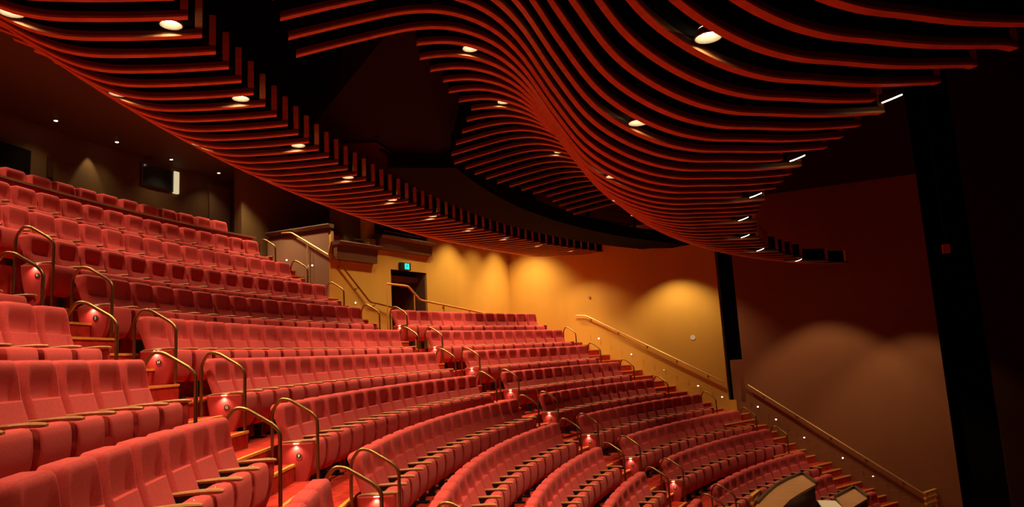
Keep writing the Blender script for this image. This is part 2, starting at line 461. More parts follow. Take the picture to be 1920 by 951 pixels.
# radial aisle steps
NOS = {1: [], 2: []}
def blockstep(bm, R0, R1, z, t0, t1, zlow): ring(bm, R0, R1, z, t0, t1, zlow, 6)
AIS1 = {k: (BL[k][0] + .03 / ROWS[k][0], {'J': 3.166, 'H': 3.174, 'G': 3.187, 'F': 3.201, 'E': 3.213}.get(k, BL[k][0] + 1.35 / ROWS[k][0]) - .05 / ROWS[k][0]) for k in 'KJHGFED'}
AIS1['C'] = (3.17, 3.24); AIS1['L'] = (0, 0)
AIS2 = {}
for k in 'JHGFEDCBA':
    AIS2[k] = (BL[k + 'r'][0] + .05 / ROWS[k][0], endof(k) - .05 / ROWS[k][0])
AIS2['K'] = (2.712, endof('K') - .05 / 24.5); AIS2['L'] = (2.712, endof('L') - .05 / 25.4); AIS2['M'] = (2.722, endof('M') - .05 / 26.3)
def nosing(bm, R, z, t0, t1):
    n = 8; A = []
    for i in range(n + 1):
        t = t0 + (t1 - t0) * i / n
        A.append([bm.verts.new(pw(R - .012, t, z + .004)), bm.verts.new(pw(R + .034, t, z + .004)), bm.verts.new(pw(R + .034, t, z - .01)), bm.verts.new(pw(R - .012, t, z - .024))])
    for a, b in zip(A, A[1:]):
        for q in range(4): bm.faces.new([a[q], b[q], b[(q + 1) % 4], a[(q + 1) % 4]])
    bm.faces.new(A[0]); bm.faces.new(A[-1][::-1])
nb1, nb2 = bmesh.new(), bmesh.new()
for AIS, nb, rows in ((AIS1, nb1, 'KJHGFED'), (AIS2, nb2, 'MLKJHGFEDCBA')):
    for k in rows:
        t0, t1 = AIS[k]; i = SEQ.index(k)
        if t1 <= t0: continue
        R = ROWS[k][0] + .06; zu = ZF[SEQ[i - 1]]; z0 = ZF[k]
        if not (AIS is AIS1 and k == 'K'):
            for q, dz in ((.30, 2 / 3), (.60, 1 / 3)):
                zz = z0 + (zu - z0) * dz
                blockstep(bm, R - q, R + .01, zz, t0, t1, z0 - .01); nosing(nb, R - q, zz, t0, t1)
        Rn = ROWS[SEQ[i + 1]][0] + .06
        nosing(nb, Rn, z0, t0, t1)
# wall stair (right): treads square to the wall
SOR = [(-8.10 + .361 * i, .18 - .1875 * i) for i in range(13)] + [(-3.40, -2.15)]
SBR = [(-2.97, -2.23), (-2.78, -2.42), (-2.50, -2.59), (-2.22, -2.79), (-1.98, -2.96), (-1.73, -3.15), (-1.46, -3.33), (-1.21, -3.50), (-.78, -3.70), (-.55, -3.88), (-.30, -4.06), (-.04, -4.24), (.27, -4.42),
       (.55, -4.60), (.83, -4.78), (1.1, -4.96), (1.6, -5.14)]
ST = SOR + SBR
INN = 1.30
def stairbox(bm, s0, s1, z, o0, o1, zl):
    vs = [wr(s, o, zz) for zz in (zl, z) for s, o in ((s0, o0), (s1, o0), (s1, o1), (s0, o1))]
    v = [bm.verts.new(p) for p in vs]
    for f in ((0, 1, 2, 3), (4, 5, 6, 7), (0, 1, 5, 4), (1, 2, 6, 5), (2, 3, 7, 6), (3, 0, 4, 7)): bm.faces.new([v[q] for q in f])
nb3 = bmesh.new()
def pol(P): return math.hypot(P.x - CX, P.y - CY), math.atan2(P.y - CY, P.x - CX)
prev = pol(wr(-9.3, 0, 0))
for s_, z in ST:
    R_, t_ = pol(wr(s_, 0, 0)); R0_, t0_ = prev; A = []
    for i in range(7):
        d0, d1 = 1.75 * i / 6 / R_, 1.75 * i / 6 / R0_
        A.append([bm.verts.new(pw(R_, t_ - .02 + d0, z)), bm.verts.new(pw(R0_ + .02, t0_ - .02 + d1, z)), bm.verts.new(pw(R_, t_ - .02 + d0, z - 1.3)), bm.verts.new(pw(R0_ + .02, t0_ - .02 + d1, z - 1.3))])
    for p_, q_ in zip(A, A[1:]):
        bm.faces.new([p_[0], q_[0], q_[1], p_[1]]); bm.faces.new([p_[2], q_[2], q_[0], p_[0]]); bm.faces.new([p_[1], q_[1], q_[3], p_[3]])
    for p_ in (A[0], A[-1]): bm.faces.new([p_[0], p_[1], p_[3], p_[2]])
    nosing(nb3, R_, z, t_ + .001, t_ + 1.7 / R_)
    prev = (R_, t_)
struct(fin_bm(bm, 'floor', M['carpet']))
for i, nb in enumerate((nb1, nb2, nb3)):
    struct(fin_bm(nb, f'trim_{i + 1}', M['nosing']))

# ------------------------------------------------------------------ walls
ZT = 9.5
def slab(name, p0, p1, n, th, z0, z1, m):
    """vertical slab from p0 to p1 (plan), thickness th away from the room along n"""
    vs = []
    for z in (z0, z1):
        for p in (p0, p1, p1 + n * th, p0 + n * th): vs.append((p.x, p.y, z))
    return struct(pyd(name, vs, [(0, 1, 2, 3), (4, 5, 6, 7), (0, 1, 5, 4), (1, 2, 6, 5), (2, 3, 7, 6), (3, 0, 4, 7)], m))
cr = Vector((-.150, 25.80, 0))
pR0 = wr((cr - WR0).dot(WRD) + WR_S0, 0, 0)
slab('wall_right', wr(pR0.dot(WRD), 0, 0), wr(Vector((6.62, 22.64, 0)).dot(WRD), 0, 0), WRN, .3, -7, 4.15, M['amber'])
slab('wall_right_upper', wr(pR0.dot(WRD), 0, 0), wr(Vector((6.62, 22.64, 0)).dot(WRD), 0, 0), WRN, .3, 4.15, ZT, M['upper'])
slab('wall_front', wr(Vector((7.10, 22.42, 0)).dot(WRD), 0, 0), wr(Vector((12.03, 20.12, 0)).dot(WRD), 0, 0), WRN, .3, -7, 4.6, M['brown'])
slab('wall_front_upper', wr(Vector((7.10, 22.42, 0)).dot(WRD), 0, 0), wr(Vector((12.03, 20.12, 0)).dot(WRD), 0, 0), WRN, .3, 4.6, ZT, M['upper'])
s_a, s_b = Vector((6.62, 22.64, 0)).dot(WRD), Vector((7.10, 22.42, 0)).dot(WRD)
slab('wall_recess', wr(s_a, -.55, 0), wr(s_b, -.55, 0), WRN, .2, -7, ZT, M['void'])
slab('wall_recess_panel', wr(s_a + .13, -.12, 0), wr(s_b, -.12, 0), WRN, .2, -7, -.58, M['brown'])
s_c = Vector((12.03, 20.12, 0)).dot(WRD)
slab('wall_stage_opening', wr(s_c, -1.6, 0), wr(s_c + 1.9, -1.6, 0), WRN, .2, -8, ZT, M['void'])
slab('wall_stage', wr(s_c + 1.15, 0, 0), wr(s_c + 12, 0, 0), WRN, .3, -8, ZT, M['stagewall'])
# stepped skirting on the right wall
def skirt(name, steps, m):
    bm = bmesh.new(); poly = []
    for i, (s, z) in enumerate(steps):
        s0 = steps[i - 1][0] if i else s - .36
        poly += [(s0 + .06, z + .33), (s + .06, z + .33)]
    low = [(s, z - .35) for s, z in steps[::-1]]
    pts = poly + [(steps[-1][0] + .06, steps[-1][1] - .35)] + [(steps[0][0] - .3, steps[0][1] - .35)]
    A = [bm.verts.new(wr(s, .001, z)) for s, z in pts]; B = [bm.verts.new(wr(s, .016, z)) for s, z in pts]
    n = len(pts); bm.faces.new(A); bm.faces.new(B[::-1])
    for i in range(n): bm.faces.new([A[i], A[(i + 1) % n], B[(i + 1) % n], B[i]])
    o = fin_bm(bm, name, m); struct(o)
skirt('baseboard_right', SOR, M['amber']); skirt('baseboard_front', SBR, M['brown'])
# wall with the door and the two boxes: built in pieces along t from the corner
LEN = (cr - CORNER).length
def dws(name, t0, t1, z0, z1, m, off=0., th=.25):
    return slab(name, dwp(t0, off, 0), dwp(t1, off, 0), DWN, th, z0, z1, m)
tL1 = (Vector((-3.86, 19.63, 0)) - CORNER).dot(DWD); tL2 = (Vector((-2.65, 21.64, 0)) - CORNER).dot(DWD)
tP = (Vector((-3.99, 19.39, 0)) - CORNER).dot(DWD)
tD0 = (Vector((-3.553, 20.135, 0)) - CORNER).dot(DWD); tD1 = (Vector((-2.698, 21.558, 0)) - CORNER).dot(DWD)
bm = bmesh.new()
def dbox(bm, t0, t1, z0, z1, o0=0., o1=-.25):
    vs = [dwp(t, o, z) for z in (z0, z1) for t, o in ((t0, o0), (t1, o0), (t1, o1), (t0, o1))]
    v = [bm.verts.new(p) for p in vs]
    for f in ((0, 1, 2, 3), (4, 5, 6, 7), (0, 1, 5, 4), (1, 2, 6, 5), (2, 3, 7, 6), (3, 0, 4, 7)): bm.faces.new([v[q] for q in f])
dbox(bm, 0, tP, -1, 3.10); dbox(bm, tP, tD0, -1, 3.45)
dbox(bm, tD0, tD1, 2.64, 3.45); dbox(bm, tD1, tL2, -1, 3.45); dbox(bm, tL2, LEN + .1, -1, 4.15)
dbox(bm, 0.02, .10, 3.10, 3.45)
struct(fin_bm(bm, 'wall_left', M['amber']))
bm = bmesh.new(); dbox(bm, tL2, LEN + .1, 4.15, ZT)
struct(fin_bm(bm, 'wall_left_upper', M['upper']))
bm = bmesh.new(); dbox(bm, tP + .02, tP + .33, 3.45, 6.5, -.10, -.6)
struct(fin_bm(bm, 'wall_box_pier', M['amber']))
bm = bmesh.new(); dbox(bm, tP - .62, tP + .02, 2.9, 6.5, -.35, -.9); dbox(bm, -1.0, tL2 + 1.2, 2.3, 6.5, -2.2, -2.5); dbox(bm, tL2, tL2 + .15, 3.0, 6.5, -.05, -2.3); dbox(bm, 0, tL2, 2.35, 2.5, -.2, -2.3)
struct(fin_bm(bm, 'wall_box_rear', M['umber']))
# door: dark open doorway with leaf
bm = bmesh.new(); dbox(bm, tD0 - .02, tD1 + .02, -.1, 2.7, -1.35, -1.45); dbox(bm, tD0 - .05, tD0, -.1, 2.64, -.02, -1.4); dbox(bm, tD0, tD1, 2.60, 2.66, -.02, -1.4)
struct(fin_bm(bm, 'wall_doorway', M['void']))
bm = bmesh.new()
a0, a1 = dwp(tD1 - .04, -.04, 0), dwp(tD1 - .46, -1.0, 0)
dd = (a1 - a0).normalized(); nn = Vector((-dd.y, dd.x, 0)) * .045
for z in (.2,):
    v = [bm.verts.new((p.x, p.y, zz)) for zz in (.2, 2.6) for p in (a0, a1, a1 + nn, a0 + nn)]
    for f in ((0, 1, 2, 3), (4, 5, 6, 7), (0, 1, 5, 4), (1, 2, 6, 5), (2, 3, 7, 6), (3, 0, 4, 7)): bm.faces.new([v[q] for q in f])
dl = struct(fin_bm(bm, 'door_1', M['darkcap']))
# exit sign above the door
def exit_sign():
    root = empty('exit_sign', dwp(tD0 + .55, .10, 2.75), math.atan2(DWD.y, DWD.x), 'small green running man exit sign above the dark doorway', 'exit sign')
    bm = bmesh.new(); add_box(bm, (0, .03, 0), (.44, .10, .22), bevel=.008); fin_bm(bm, 'housing', M['black'], root)
    bm = bmesh.new(); add_box(bm, (.04, -.026, 0), (.20, .006, .17)); f = fin_bm(bm, 'sign_face', M['green'], root)
    bm = bmesh.new()
    add_disc(bm, (.045, -.031, .055), (0, -1, 0), .014, .003, 10)
    for a, b, w in (((.04, .035), (.02, -.01), .02), ((.04, .03), (.085, .02), .008), ((.035, .03), (-.01, .005), .008), ((.02, -.01), (.05, -.035), .011), ((.05, -.035), (.035, -.07), .010), ((.02, -.01), (-.015, -.035), .011), ((-.015, -.035), (-.04, -.03), .009)):
        p, q = Vector(a), Vector(b); d = (q - p).normalized(); nrm = Vector((-d.y, d.x)) * w / 2
        A = [bm.verts.new((r.x, y, r.y)) for y in (-.030, -.034) for r in (p + nrm, q + nrm, q - nrm, p - nrm)]
        for f4 in ((0, 1, 2, 3), (4, 5, 6, 7), (0, 1, 5, 4), (1, 2, 6, 5), (2, 3, 7, 6), (3, 0, 4, 7)): bm.faces.new([A[i] for i in f4])
    fin_bm(bm, 'running_figure', M['greendark'], root)
exit_sign()
# box wall (taupe) beside the upper stair
struct(slab('wall_box', bwp(0, 0, 0), bwp(2.05, 0, 0), -BWN * -1 if False else (bwp(0, -1, 0) - bwp(0, 0, 0)).normalized(), .22, .5, 3.5, M['mole']))
def cap_along(name, P, Q, n, z0, z1, proj, m, label, cat, apron=None):
    """balcony ledge: dark cap with a tapered apron below; n points into the room"""
    root = empty(name, (P + Q) / 2 + Vector((0, 0, z0)), 0, label, cat)
    off = (P + Q) / 2 + Vector((0, 0, z0)); d = (Q - P).normalized()
    def pr(nm, prof, mm, e=0.):
        bm = bmesh.new(); A = [bm.verts.new(P - d * e + n * o + Vector((0, 0, z)) - off) for o, z in prof]; B = [bm.verts.new(Q + d * e + n * o + Vector((0, 0, z)) - off) for o, z in prof]
        k = len(prof); bm.faces.new(A); bm.faces.new(B[::-1])
        for i in range(k): bm.faces.new([A[i], A[(i + 1) % k], B[(i + 1) % k], B[i]])
        fin_bm(bm, nm, mm, root)
    pr('cap', [(-.12, z1), (proj, z1), (proj + .02, z1 - .03), (proj - .06, z1 - .10), (-.12, z1 - .10)], M['darkcap'], .04)
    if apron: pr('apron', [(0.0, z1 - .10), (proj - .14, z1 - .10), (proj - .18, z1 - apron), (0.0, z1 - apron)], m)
    return root
inB = (bwp(0, 1, 0) - bwp(0, 0, 0)).normalized(); inD = (dwp(0, 1, 0) - dwp(0, 0, 0)).normalized()
cap_along('box_ledge', bwp(-.05, 0, 0), bwp(2.0, 0, 0), inB, 3.3, 3.66, .10, M['darkcap'], 'long dark sloping box ledge above the taupe wall by the upper stairs', 'ledge', .20)
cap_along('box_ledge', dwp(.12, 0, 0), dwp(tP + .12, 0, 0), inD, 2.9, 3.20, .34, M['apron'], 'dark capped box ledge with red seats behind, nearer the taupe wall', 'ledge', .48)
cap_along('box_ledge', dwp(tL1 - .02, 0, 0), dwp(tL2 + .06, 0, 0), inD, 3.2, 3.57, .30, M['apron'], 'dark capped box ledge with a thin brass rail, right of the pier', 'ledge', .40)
def box_rail(t0, t1, z, label):
    c = dwp((t0 + t1) / 2, .02, z); root = empty('box_rail', c, math.atan2(DWD.y, DWD.x), label, 'rail'); L = (t1 - t0) / 2
    bm = bmesh.new(); add_tube(bm, [(-L, 0, .17), (L, 0, .17)], .012); fin_bm(bm, 'rail', M['brass'], root)
    for x in (-L + .03, 0 if L > .8 else L * .2, L - .03):
        bm = bmesh.new(); add_tube(bm, [(x, 0, 0), (x, 0, .17)], .010); fin_bm(bm, 'post', M['brass'], root)
box_rail(.95, 1.62, 3.20, 'thin brass rail on the ledge of the left box, beside two red seats')
box_rail(tL1 + .3, tL2 - .35, 3.57, 'thin brass rail on the ledge of the right box')
# two box seats
def copy_seat(loc, rz, label, grp, sx=1.):
    s = PROTO.copy(); COL.objects.link(s)
    for ch in (o_b, o_c, o_a, o_p):
        c = ch.copy(); COL.objects.link(c); c.parent = s
        for g in ch.children:
            d = g.copy(); COL.objects.link(d); d.parent = c
    s.location = loc; s.rotation_euler = (0, 0, rz); s.scale = (sx, 1, 1); tag(s, label, 'seat', grp); return s
for t, lab in ((.42, 'red box seat above the left ledge, next to the taupe wall'), (.93, 'red box seat above the left ledge, next to the thin brass rail')):
    p = dwp(t, -.62, 2.50); copy_seat(p, math.atan2(inD.y, inD.x) - PI / 2, lab, 'box seats')
# rear wall, rear ceiling, bulkhead
def arc_wall(name, R, t0, t1, z0, z1, m, th=.25, n=40):
    bm = bmesh.new(); A = []
    for i in range(n + 1):
        t = t0 + (t1 - t0) * i / n
        A.append([bm.verts.new(pw(R, t, z0)), bm.verts.new(pw(R, t, z1)), bm.verts.new(pw(R + th, t, z1)), bm.verts.new(pw(R + th, t, z0))])
    for a, b in zip(A, A[1:]):
        for q in range(4): bm.faces.new([a[q], b[q], b[(q + 1) % 4], a[(q + 1) % 4]])
    bm.faces.new(A[0]); bm.faces.new(A[-1][::-1])
    return struct(fin_bm(bm, name, m))
arc_wall('wall_back', 28.9, 2.40, 4.0, 2.0, 5.6, M['umber'])
bm = bmesh.new(); A = []
for i in range(61):
    t = 2.30 + 1.7 * i / 60; A.append([bm.verts.new(pw(r, t, z)) for r, z in ((24.3, 5.5), (29.1, 5.5), (29.1, 5.7), (24.5, 5.7))])
for a, b in zip(A, A[1:]):
    for q in range(4): bm.faces.new([a[q], b[q], b[(q + 1) % 4], a[(q + 1) % 4]])
struct(fin_bm(bm, 'ceiling_rear', mat('rear_ceiling_paint', (.10, .080, .036), .7, spec=.2)))
arc_wall('wall_bulkhead', 24.3, 2.30, 4.0, 5.5, ZT, M['void'], .2)
bm = bmesh.new(); add_box(bm, (4, 12, ZT + .1), (60, 60, .2)); struct(fin_bm(bm, 'ceiling', M['void']))
# rear window and door
def arc_panel(name, R, t0, t1, z0, z1, m, th, parent=None):
    bm = bmesh.new(); c = pw(R, (t0 + t1) / 2)
    a, b = pw(R, t0), pw(R, t1); nr = Vector((math.cos((t0 + t1) / 2), math.sin((t0 + t1) / 2), 0)) * th
    vs = [(p.x, p.y, z) for z in (z0, z1) for p in (a, b, b + nr, a + nr)]
    v = [bm.verts.new(p) for p in vs]
    for f in ((0, 1, 2, 3), (4, 5, 6, 7), (0, 1, 5, 4), (1, 2, 6, 5), (2, 3, 7, 6), (3, 0, 4, 7)): bm.faces.new([v[q] for q in f])
    return fin_bm(bm, name, m, parent)
w1 = struct(arc_panel('window_1', 28.85, 2.777, 2.814, 4.79, 5.36, M['darkcap'], .05))
g = arc_panel('pane', 28.84, 2.779, 2.812, 4.81, 5.34, M['glass'], .02, w1)
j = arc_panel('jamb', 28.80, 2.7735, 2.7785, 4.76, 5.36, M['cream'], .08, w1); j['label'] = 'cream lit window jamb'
d2 = struct(arc_panel('door_2', 28.84, 2.710, 2.736, 2.75, 5.28, M['mole'], .06))
d3 = struct(arc_panel('door_3', 28.84, 2.918, 2.99, 2.75, 4.85, M['void'], .06))
sg = tag(arc_panel('wall_notice', 28.86, 2.898, 2.903, 4.40, 4.85, M['darkcap'], .03), 'narrow dark notice board on the rear wall above the top seats', 'notice board')
# upper-left stub wall that shuts off the boxes from the rear aisle, with lit face
struct(slab('wall_rear_pier', Vector((-7.30, 21.1, 0)), Vector((-7.0, 21.75, 0)), Vector((-.9, .42, 0)), .3, 2.7, 5.5, M['amber']))

# parapet and rail in front of row N
arc_wall('wall_parapet', 26.46, 2.768, 4.0, 2.1, 3.30, M['carpet'], .10)
bm = bmesh.new(); A = []
for i in range(61):
    t = 2.764 + .62 * i / 60; A.append([bm.verts.new(pw(R_, t, z_)) for R_, z_ in ((26.42, 3.305), (26.42, 3.345), (26.60, 3.345), (26.60, 3.305))])
for a, b in zip(A, A[1:]):
    for q in range(4): bm.faces.new([a[q], b[q], b[(q + 1) % 4], a[(q + 1) % 4]])
bm.faces.new(A[0]); bm.faces.new(A[-1][::-1])
tag(fin_bm(bm, 'parapet_rail', M['railcap']), 'long bronze rail capping the parapet below the rearmost seats', 'rail')

# ------------------------------------------------------------------ handrails
def hoop_mesh():
    pts = rounded([(0, -.0, 0), (0, 0, 1.0), (0, .10, 1.13), (0, .20, 1.115), (0, .455, .955), (0, .52, .88), (0, .52, .0)], .10, 5)
    bm = bmesh.new(); add_tube(bm, pts, .019, 10); return bm
HOOP = None
def hoop(R, th, z, label, low=0.):
    global HOOP
    if HOOP is None:
        r = empty('aisle_handrail'); HOOP = r
        fin_bm(hoop_mesh(), 'tube', M['brass'], r, auto=60)
        for y in (0, .52):
            bm = bmesh.new(); add_disc(bm, (0, y, 0), (0, 0, 1), .038, .008, 16); fin_bm(bm, 'foot_flange', M['brass'], r)
        o = r
    else:
        o = HOOP.copy(); COL.objects.link(o)
        for ch in HOOP.children:
            c = ch.copy(); COL.objects.link(c); c.parent = o
    o.location = pw(R, th, z); o.rotation_euler = (0, 0, th + PI / 2)
    tag(o, label, 'handrail', 'bronze aisle hoop handrails')
for k in 'KJHGFED':
    hoop(ROWS[k][0], BL[k][0] + .075 / ROWS[k][0], ZF[k], f'bronze hoop handrail at the lettered end of centre block row {k}')
for k in 'JHGFE':
    hoop(ROWS[k][0], BL[k + 'l'][0] - .075 / ROWS[k][0], ZF[k], f'bronze hoop handrail at the aisle end of near left block row {k}')
for k in 'MLKJHGFEDCBA':
    hoop(ROWS[k][0], endof(k) - .085 / ROWS[k][0], ZF[k], f'bronze hoop handrail at the right end of centre block row {k}' if k not in 'ML' else 'bronze hoop handrail at the right end of the ' + ('row below the parapet rail' if k == 'M' else 'second row below the parapet rail'))
for k in 'JHGFEDCBA':
    hoop(ROWS[k][0], BL[k + 'r'][0] + .075 / ROWS[k][0], ZF[k], f'bronze hoop handrail at the lettered end of far right block row {k}')
for k in 'HGFEDCB':
    hoop(ROWS[k][0], endof(k + 'r') - .10 / ROWS[k][0], ZF[k], f'bronze hoop handrail at the wall stair end of far right block row {k}')

def wall_rail(label, pts, n_out, rad=.022, nbr=4, m='goldrail', posts=()):
    pts = [Vector(p) for p in pts]; base = pts[0]
    root = empty('wall_handrail', base, 0, label, 'handrail')
    bm = bmesh.new(); add_tube(bm, [p - base for p in rounded(pts, .08, 4)], rad, 10); fin_bm(bm, 'rail', M[m], root, auto=60)
    # brackets at even spacing
    L = [0]
    for a, b in zip(pts, pts[1:]): L.append(L[-1] + (b - a).length)
    for q in range(nbr):
        s = L[-1] * (q + .5) / nbr
        for i in range(len(pts) - 1):
            if L[i] <= s <= L[i + 1]:
                p = pts[i].lerp(pts[i + 1], (s - L[i]) / (L[i + 1] - L[i]))
        bm = bmesh.new(); o = p - base
        add_tube(bm, rounded([o - Vector((0, 0, .01)), o - Vector((0, 0, .07)), o - n_out * .085 - Vector((0, 0, .08))], .03, 3), .008, 6)
        add_disc(bm, o - n_out * .085 - Vector((0, 0, .08)), n_out, .03, .008, 12)
        fin_bm(bm, 'bracket', M['brass'], root)
    for p, zb in posts:
        p = Vector(p); bm = bmesh.new(); add_tube(bm, [p - base, Vector((p.x, p.y, zb)) - base], .018, 8); fin_bm(bm, 'post', M[m], root)
    return root
inR = -WRN
wall_rail('straight gold handrail on the amber wall beside the stairs', [(2.13, 24.65, 1.215), (2.453, 24.499, 1.189), (6.50, 22.612, -1.25)], inR, nbr=5)
wall_rail('long shiny gold handrail on the brown wall beside the lower stairs', [(7.159, 22.305, -1.367), (11.149, 20.444, -4.504)], inR, nbr=5)
wall_rail('bent gold handrail on the taupe wall up to the box', [(-6.204, 18.569, 3.589), (-5.902, 18.441, 3.564), (-4.78, 17.97, 2.82)], inB, nbr=2, posts=[((-5.40, 18.21, 3.20), 1.9)])
wall_rail('dark bronze handrail descending the amber wall toward the doorway', [(-4.74, 17.995, 2.811), (-4.679, 18.106, 2.809), (-3.994, 19.246, 1.633), (-3.861, 19.467, 1.612), (-3.2, 20.45, 1.42)], inD, nbr=4, m='brass')
wall_rail('yellow brass balustrade with posts in front of the dark doorway', [(-3.456, 18.89, 2.086), (-3.005, 19.731, 2.069), (-2.735, 20.2, 1.694), (-1.139, 22.565, 1.388), (-.60, 23.25, 1.26)], Vector((.5, -.8, 0)), rad=.030, nbr=1, m='goldpaint',
          posts=[((-3.456, 18.89, 2.09), .27), ((-2.87, 19.96, 1.90), .27), ((-2.15, 21.1, 1.58), .27), ((-1.45, 22.1, 1.45), .27)])

# little round lamps by the stairs
def step_lamp(P, n, label):
    root = empty('step_lamp', P, 0, label, 'step light', 'round step lights')
    bm = bmesh.new(); add_disc(bm, (0, 0, 0), n, .032, .010, 16); fin_bm(bm, 'bezel', M['chrome'], root)
    bm = bmesh.new(); add_disc(bm, Vector(n) * .008, n, .022, .006, 16); fin_bm(bm, 'lens', M['steplamp'], root)
SLR = [(2.849, 24.403, .366), (3.856, 23.933, -.24), (4.819, 23.485, -.819), (5.787, 23.033, -1.358), (6.441, 22.728, -1.732)]
SLB = [(7.397, 22.282, -2.052), (7.844, 22.074, -2.448), (8.525, 21.756, -2.994), (9.424, 21.337, -3.578), (10.098, 21.023, -4.095), (10.846, 20.674, -4.692)]
for i, p in enumerate(SLR): step_lamp(Vector(p), inR, f'small round step light on the amber wall, {ordn(i + 1)} going down the stairs')
for i, p in enumerate(SLB): step_lamp(Vector(p), inR, f'small round step light on the brown wall, {ordn(i + 1)} going down the stairs')
for i, p in enumerate([(-6.077, 18.602, 2.842), (-5.29, 18.268, 2.61)]): step_lamp(Vector(p), inB, ['small round step light on the taupe wall, left one', 'small round step light on the taupe wall, right of the gold post'][i])
step_lamp(Vector((-4.319, 18.86, 1.608)), inD, 'small round step light at the foot of the upper stairs on the amber wall')
bm = bmesh.new(); add_disc(bm, (0, 0, 0), inR, .085, .012, 20); o = fin_bm(bm, 'wall_plate', M['white'], auto=40); o.location = (5.761, 23.045, .209); tag(o, 'pale round cover plate on the amber wall above the handrail', 'wall plate')
bm = bmesh.new(); add_disc(bm, (0, 0, 0), inR, .04, .05, 12); o = fin_bm(bm, 'wall_sensor', M['arm'], auto=40); o.location = (2.648, 24.497, 1.833); tag(o, 'tiny brown sensor high on the amber wall', 'sensor')

# ------------------------------------------------------------------ ceiling baffles
SP = .308; FT = .070; FH = .36
XK = [14.2, 15.0, 15.6, 16.0, 16.4, 16.8, 17.1, 17.4, 17.7, 18.0, 18.4, 18.8, 19.3, 20.1]
YK = [1.9945, 1.8891, 1.8475, 1.8281, 1.8765, 2.0178, 2.2227, 2.6035, 3.0358, 3.2782, 3.3789, 3.3264, 3.1389, 2.8005]
def spl(xk, yk, x):
    x = max(xk[0], min(xk[-1] + .3, x)); n = len(xk)
    i = 0
    while i < n - 2 and x > xk[i + 1]: i += 1
    def m(j):
        if j == 0: return (yk[1] - yk[0]) / (xk[1] - xk[0])
        if j == n - 1: return (yk[-1] - yk[-2]) / (xk[-1] - xk[-2])
        return (yk[j + 1] - yk[j - 1]) / (xk[j + 1] - xk[j - 1])
    h = xk[i + 1] - xk[i]; t = (x - xk[i]) / h
    return (2 * t**3 - 3 * t**2 + 1) * yk[i] + (t**3 - 2 * t**2 + t) * h * m(i) + (-2 * t**3 + 3 * t**2) * yk[i + 1] + (t**3 - t**2) * h * m(i + 1)
def gshift(v):
    if v <= 9.3: d = v - 7; return -.1837 * d - .0248 * d * d
    return -.554 - .19 * (v - 9.3)
def hshift(v):
    if v <= 9.3: d = v - 7; return .0121 * d + .009 * d * d
    return .075 + .012 * (v - 9.3)
def zfrontfin(R, v): return spl(XK, YK, R - gshift(v)) + hshift(v)
def rfront_end(v):
    T = [(3.08, 14.37), (3.7, 14.53), (4.6, 14.645), (5.85, 14.626), (7.39, 14.53), (8.3, 14.425), (9.55, 14.32), (13.86, 14.287)]
    if v <= T[0][0]: return T[0][1]
    for (a, x), (b, y) in zip(T, T[1:]):
        if v <= b: return x + (y - x) * (v - a) / (b - a)
    return T[-1][1]
CE = [7.870685858658134e-06, 0.0007064112143661572, -0.021904873771748785, 0.15087523784479406, 20.50459070185574]
CZ = [4.539373607962214e-06, -0.00026853346718563794, 0.009068439093568335, -0.11488548848114852, 3.3934264011286537]
def poly(c, x):
    y = 0
    for q in c: y = y * x + q
    return y
FK = [0, .35, .65, .95, 1.15, 1.3, 1.45, 1.7, 2.0, 2.4, 2.9, 3.5]
FV = [0, -.07, -.12, -.155, -.14, -.095, -.02, .14, .38, .72, 1.05, 1.3]
def zrearfin(R, v): return poly(CZ, v) + spl(FK, FV, R - poly(CE, v))
def make_fin(v, RA, RB, zf, name='ceiling_baffle', n=70, side_up=FH):
    """RA: stage-side radius, RB: rear radius.  A vertical blade in the plane v = const: black core, timber edging below and at the stage end."""
    uA, uB = -math.sqrt(max(RA * RA - v * v, .01)), -math.sqrt(max(RB * RB - v * v, .01))
    um = (uA + uB) / 2; zm = zf((RA + RB) / 2, v)
    root = empty(name, uv(um, v, zm), AZ)
    EW = .020; SB = .060
    prof = []
    for i in range(n + 1):
        u = uA + (uB - uA) * i / n; prof.append((u - um, zf(math.hypot(u, v), v) - zm))
    def strip(pts, half, nm, m):
        bm = bmesh.new(); L = []
        for x, z0, z1 in pts: L.append([bm.verts.new((x, y, z)) for y, z in ((-half, z0), (half, z0), (half, z1), (-half, z1))])
        for a, b in zip(L, L[1:]):
            for q in range(4): bm.faces.new([a[q], b[q], b[(q + 1) % 4], a[(q + 1) % 4]])
        bm.faces.new(L[0]); bm.faces.new(L[-1][::-1])
        return fin_bm(bm, nm, m, root, auto=40)
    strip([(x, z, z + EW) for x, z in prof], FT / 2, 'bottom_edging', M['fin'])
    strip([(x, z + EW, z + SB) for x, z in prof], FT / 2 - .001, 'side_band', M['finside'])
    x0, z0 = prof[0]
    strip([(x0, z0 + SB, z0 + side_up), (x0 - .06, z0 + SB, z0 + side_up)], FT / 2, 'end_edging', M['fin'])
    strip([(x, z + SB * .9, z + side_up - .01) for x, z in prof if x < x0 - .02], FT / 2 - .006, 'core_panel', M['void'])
    return root
CUT = {12: 18.91, 13: 18.91, 14: 18.83, 15: 18.72, 16: 18.69, 17: 18.61, 18: 18.49, 19: 18.60, 20: 18.72, 21: 18.87, 22: 19.0, 23: 19.04, 24: 18.96, 25: 18.90, 26: 18.81, 27: 18.72, 28: 18.62, 29: 18.52, 30: 18.42}
FIXF = (3, 8, 13, 18, 23, 28, 33)
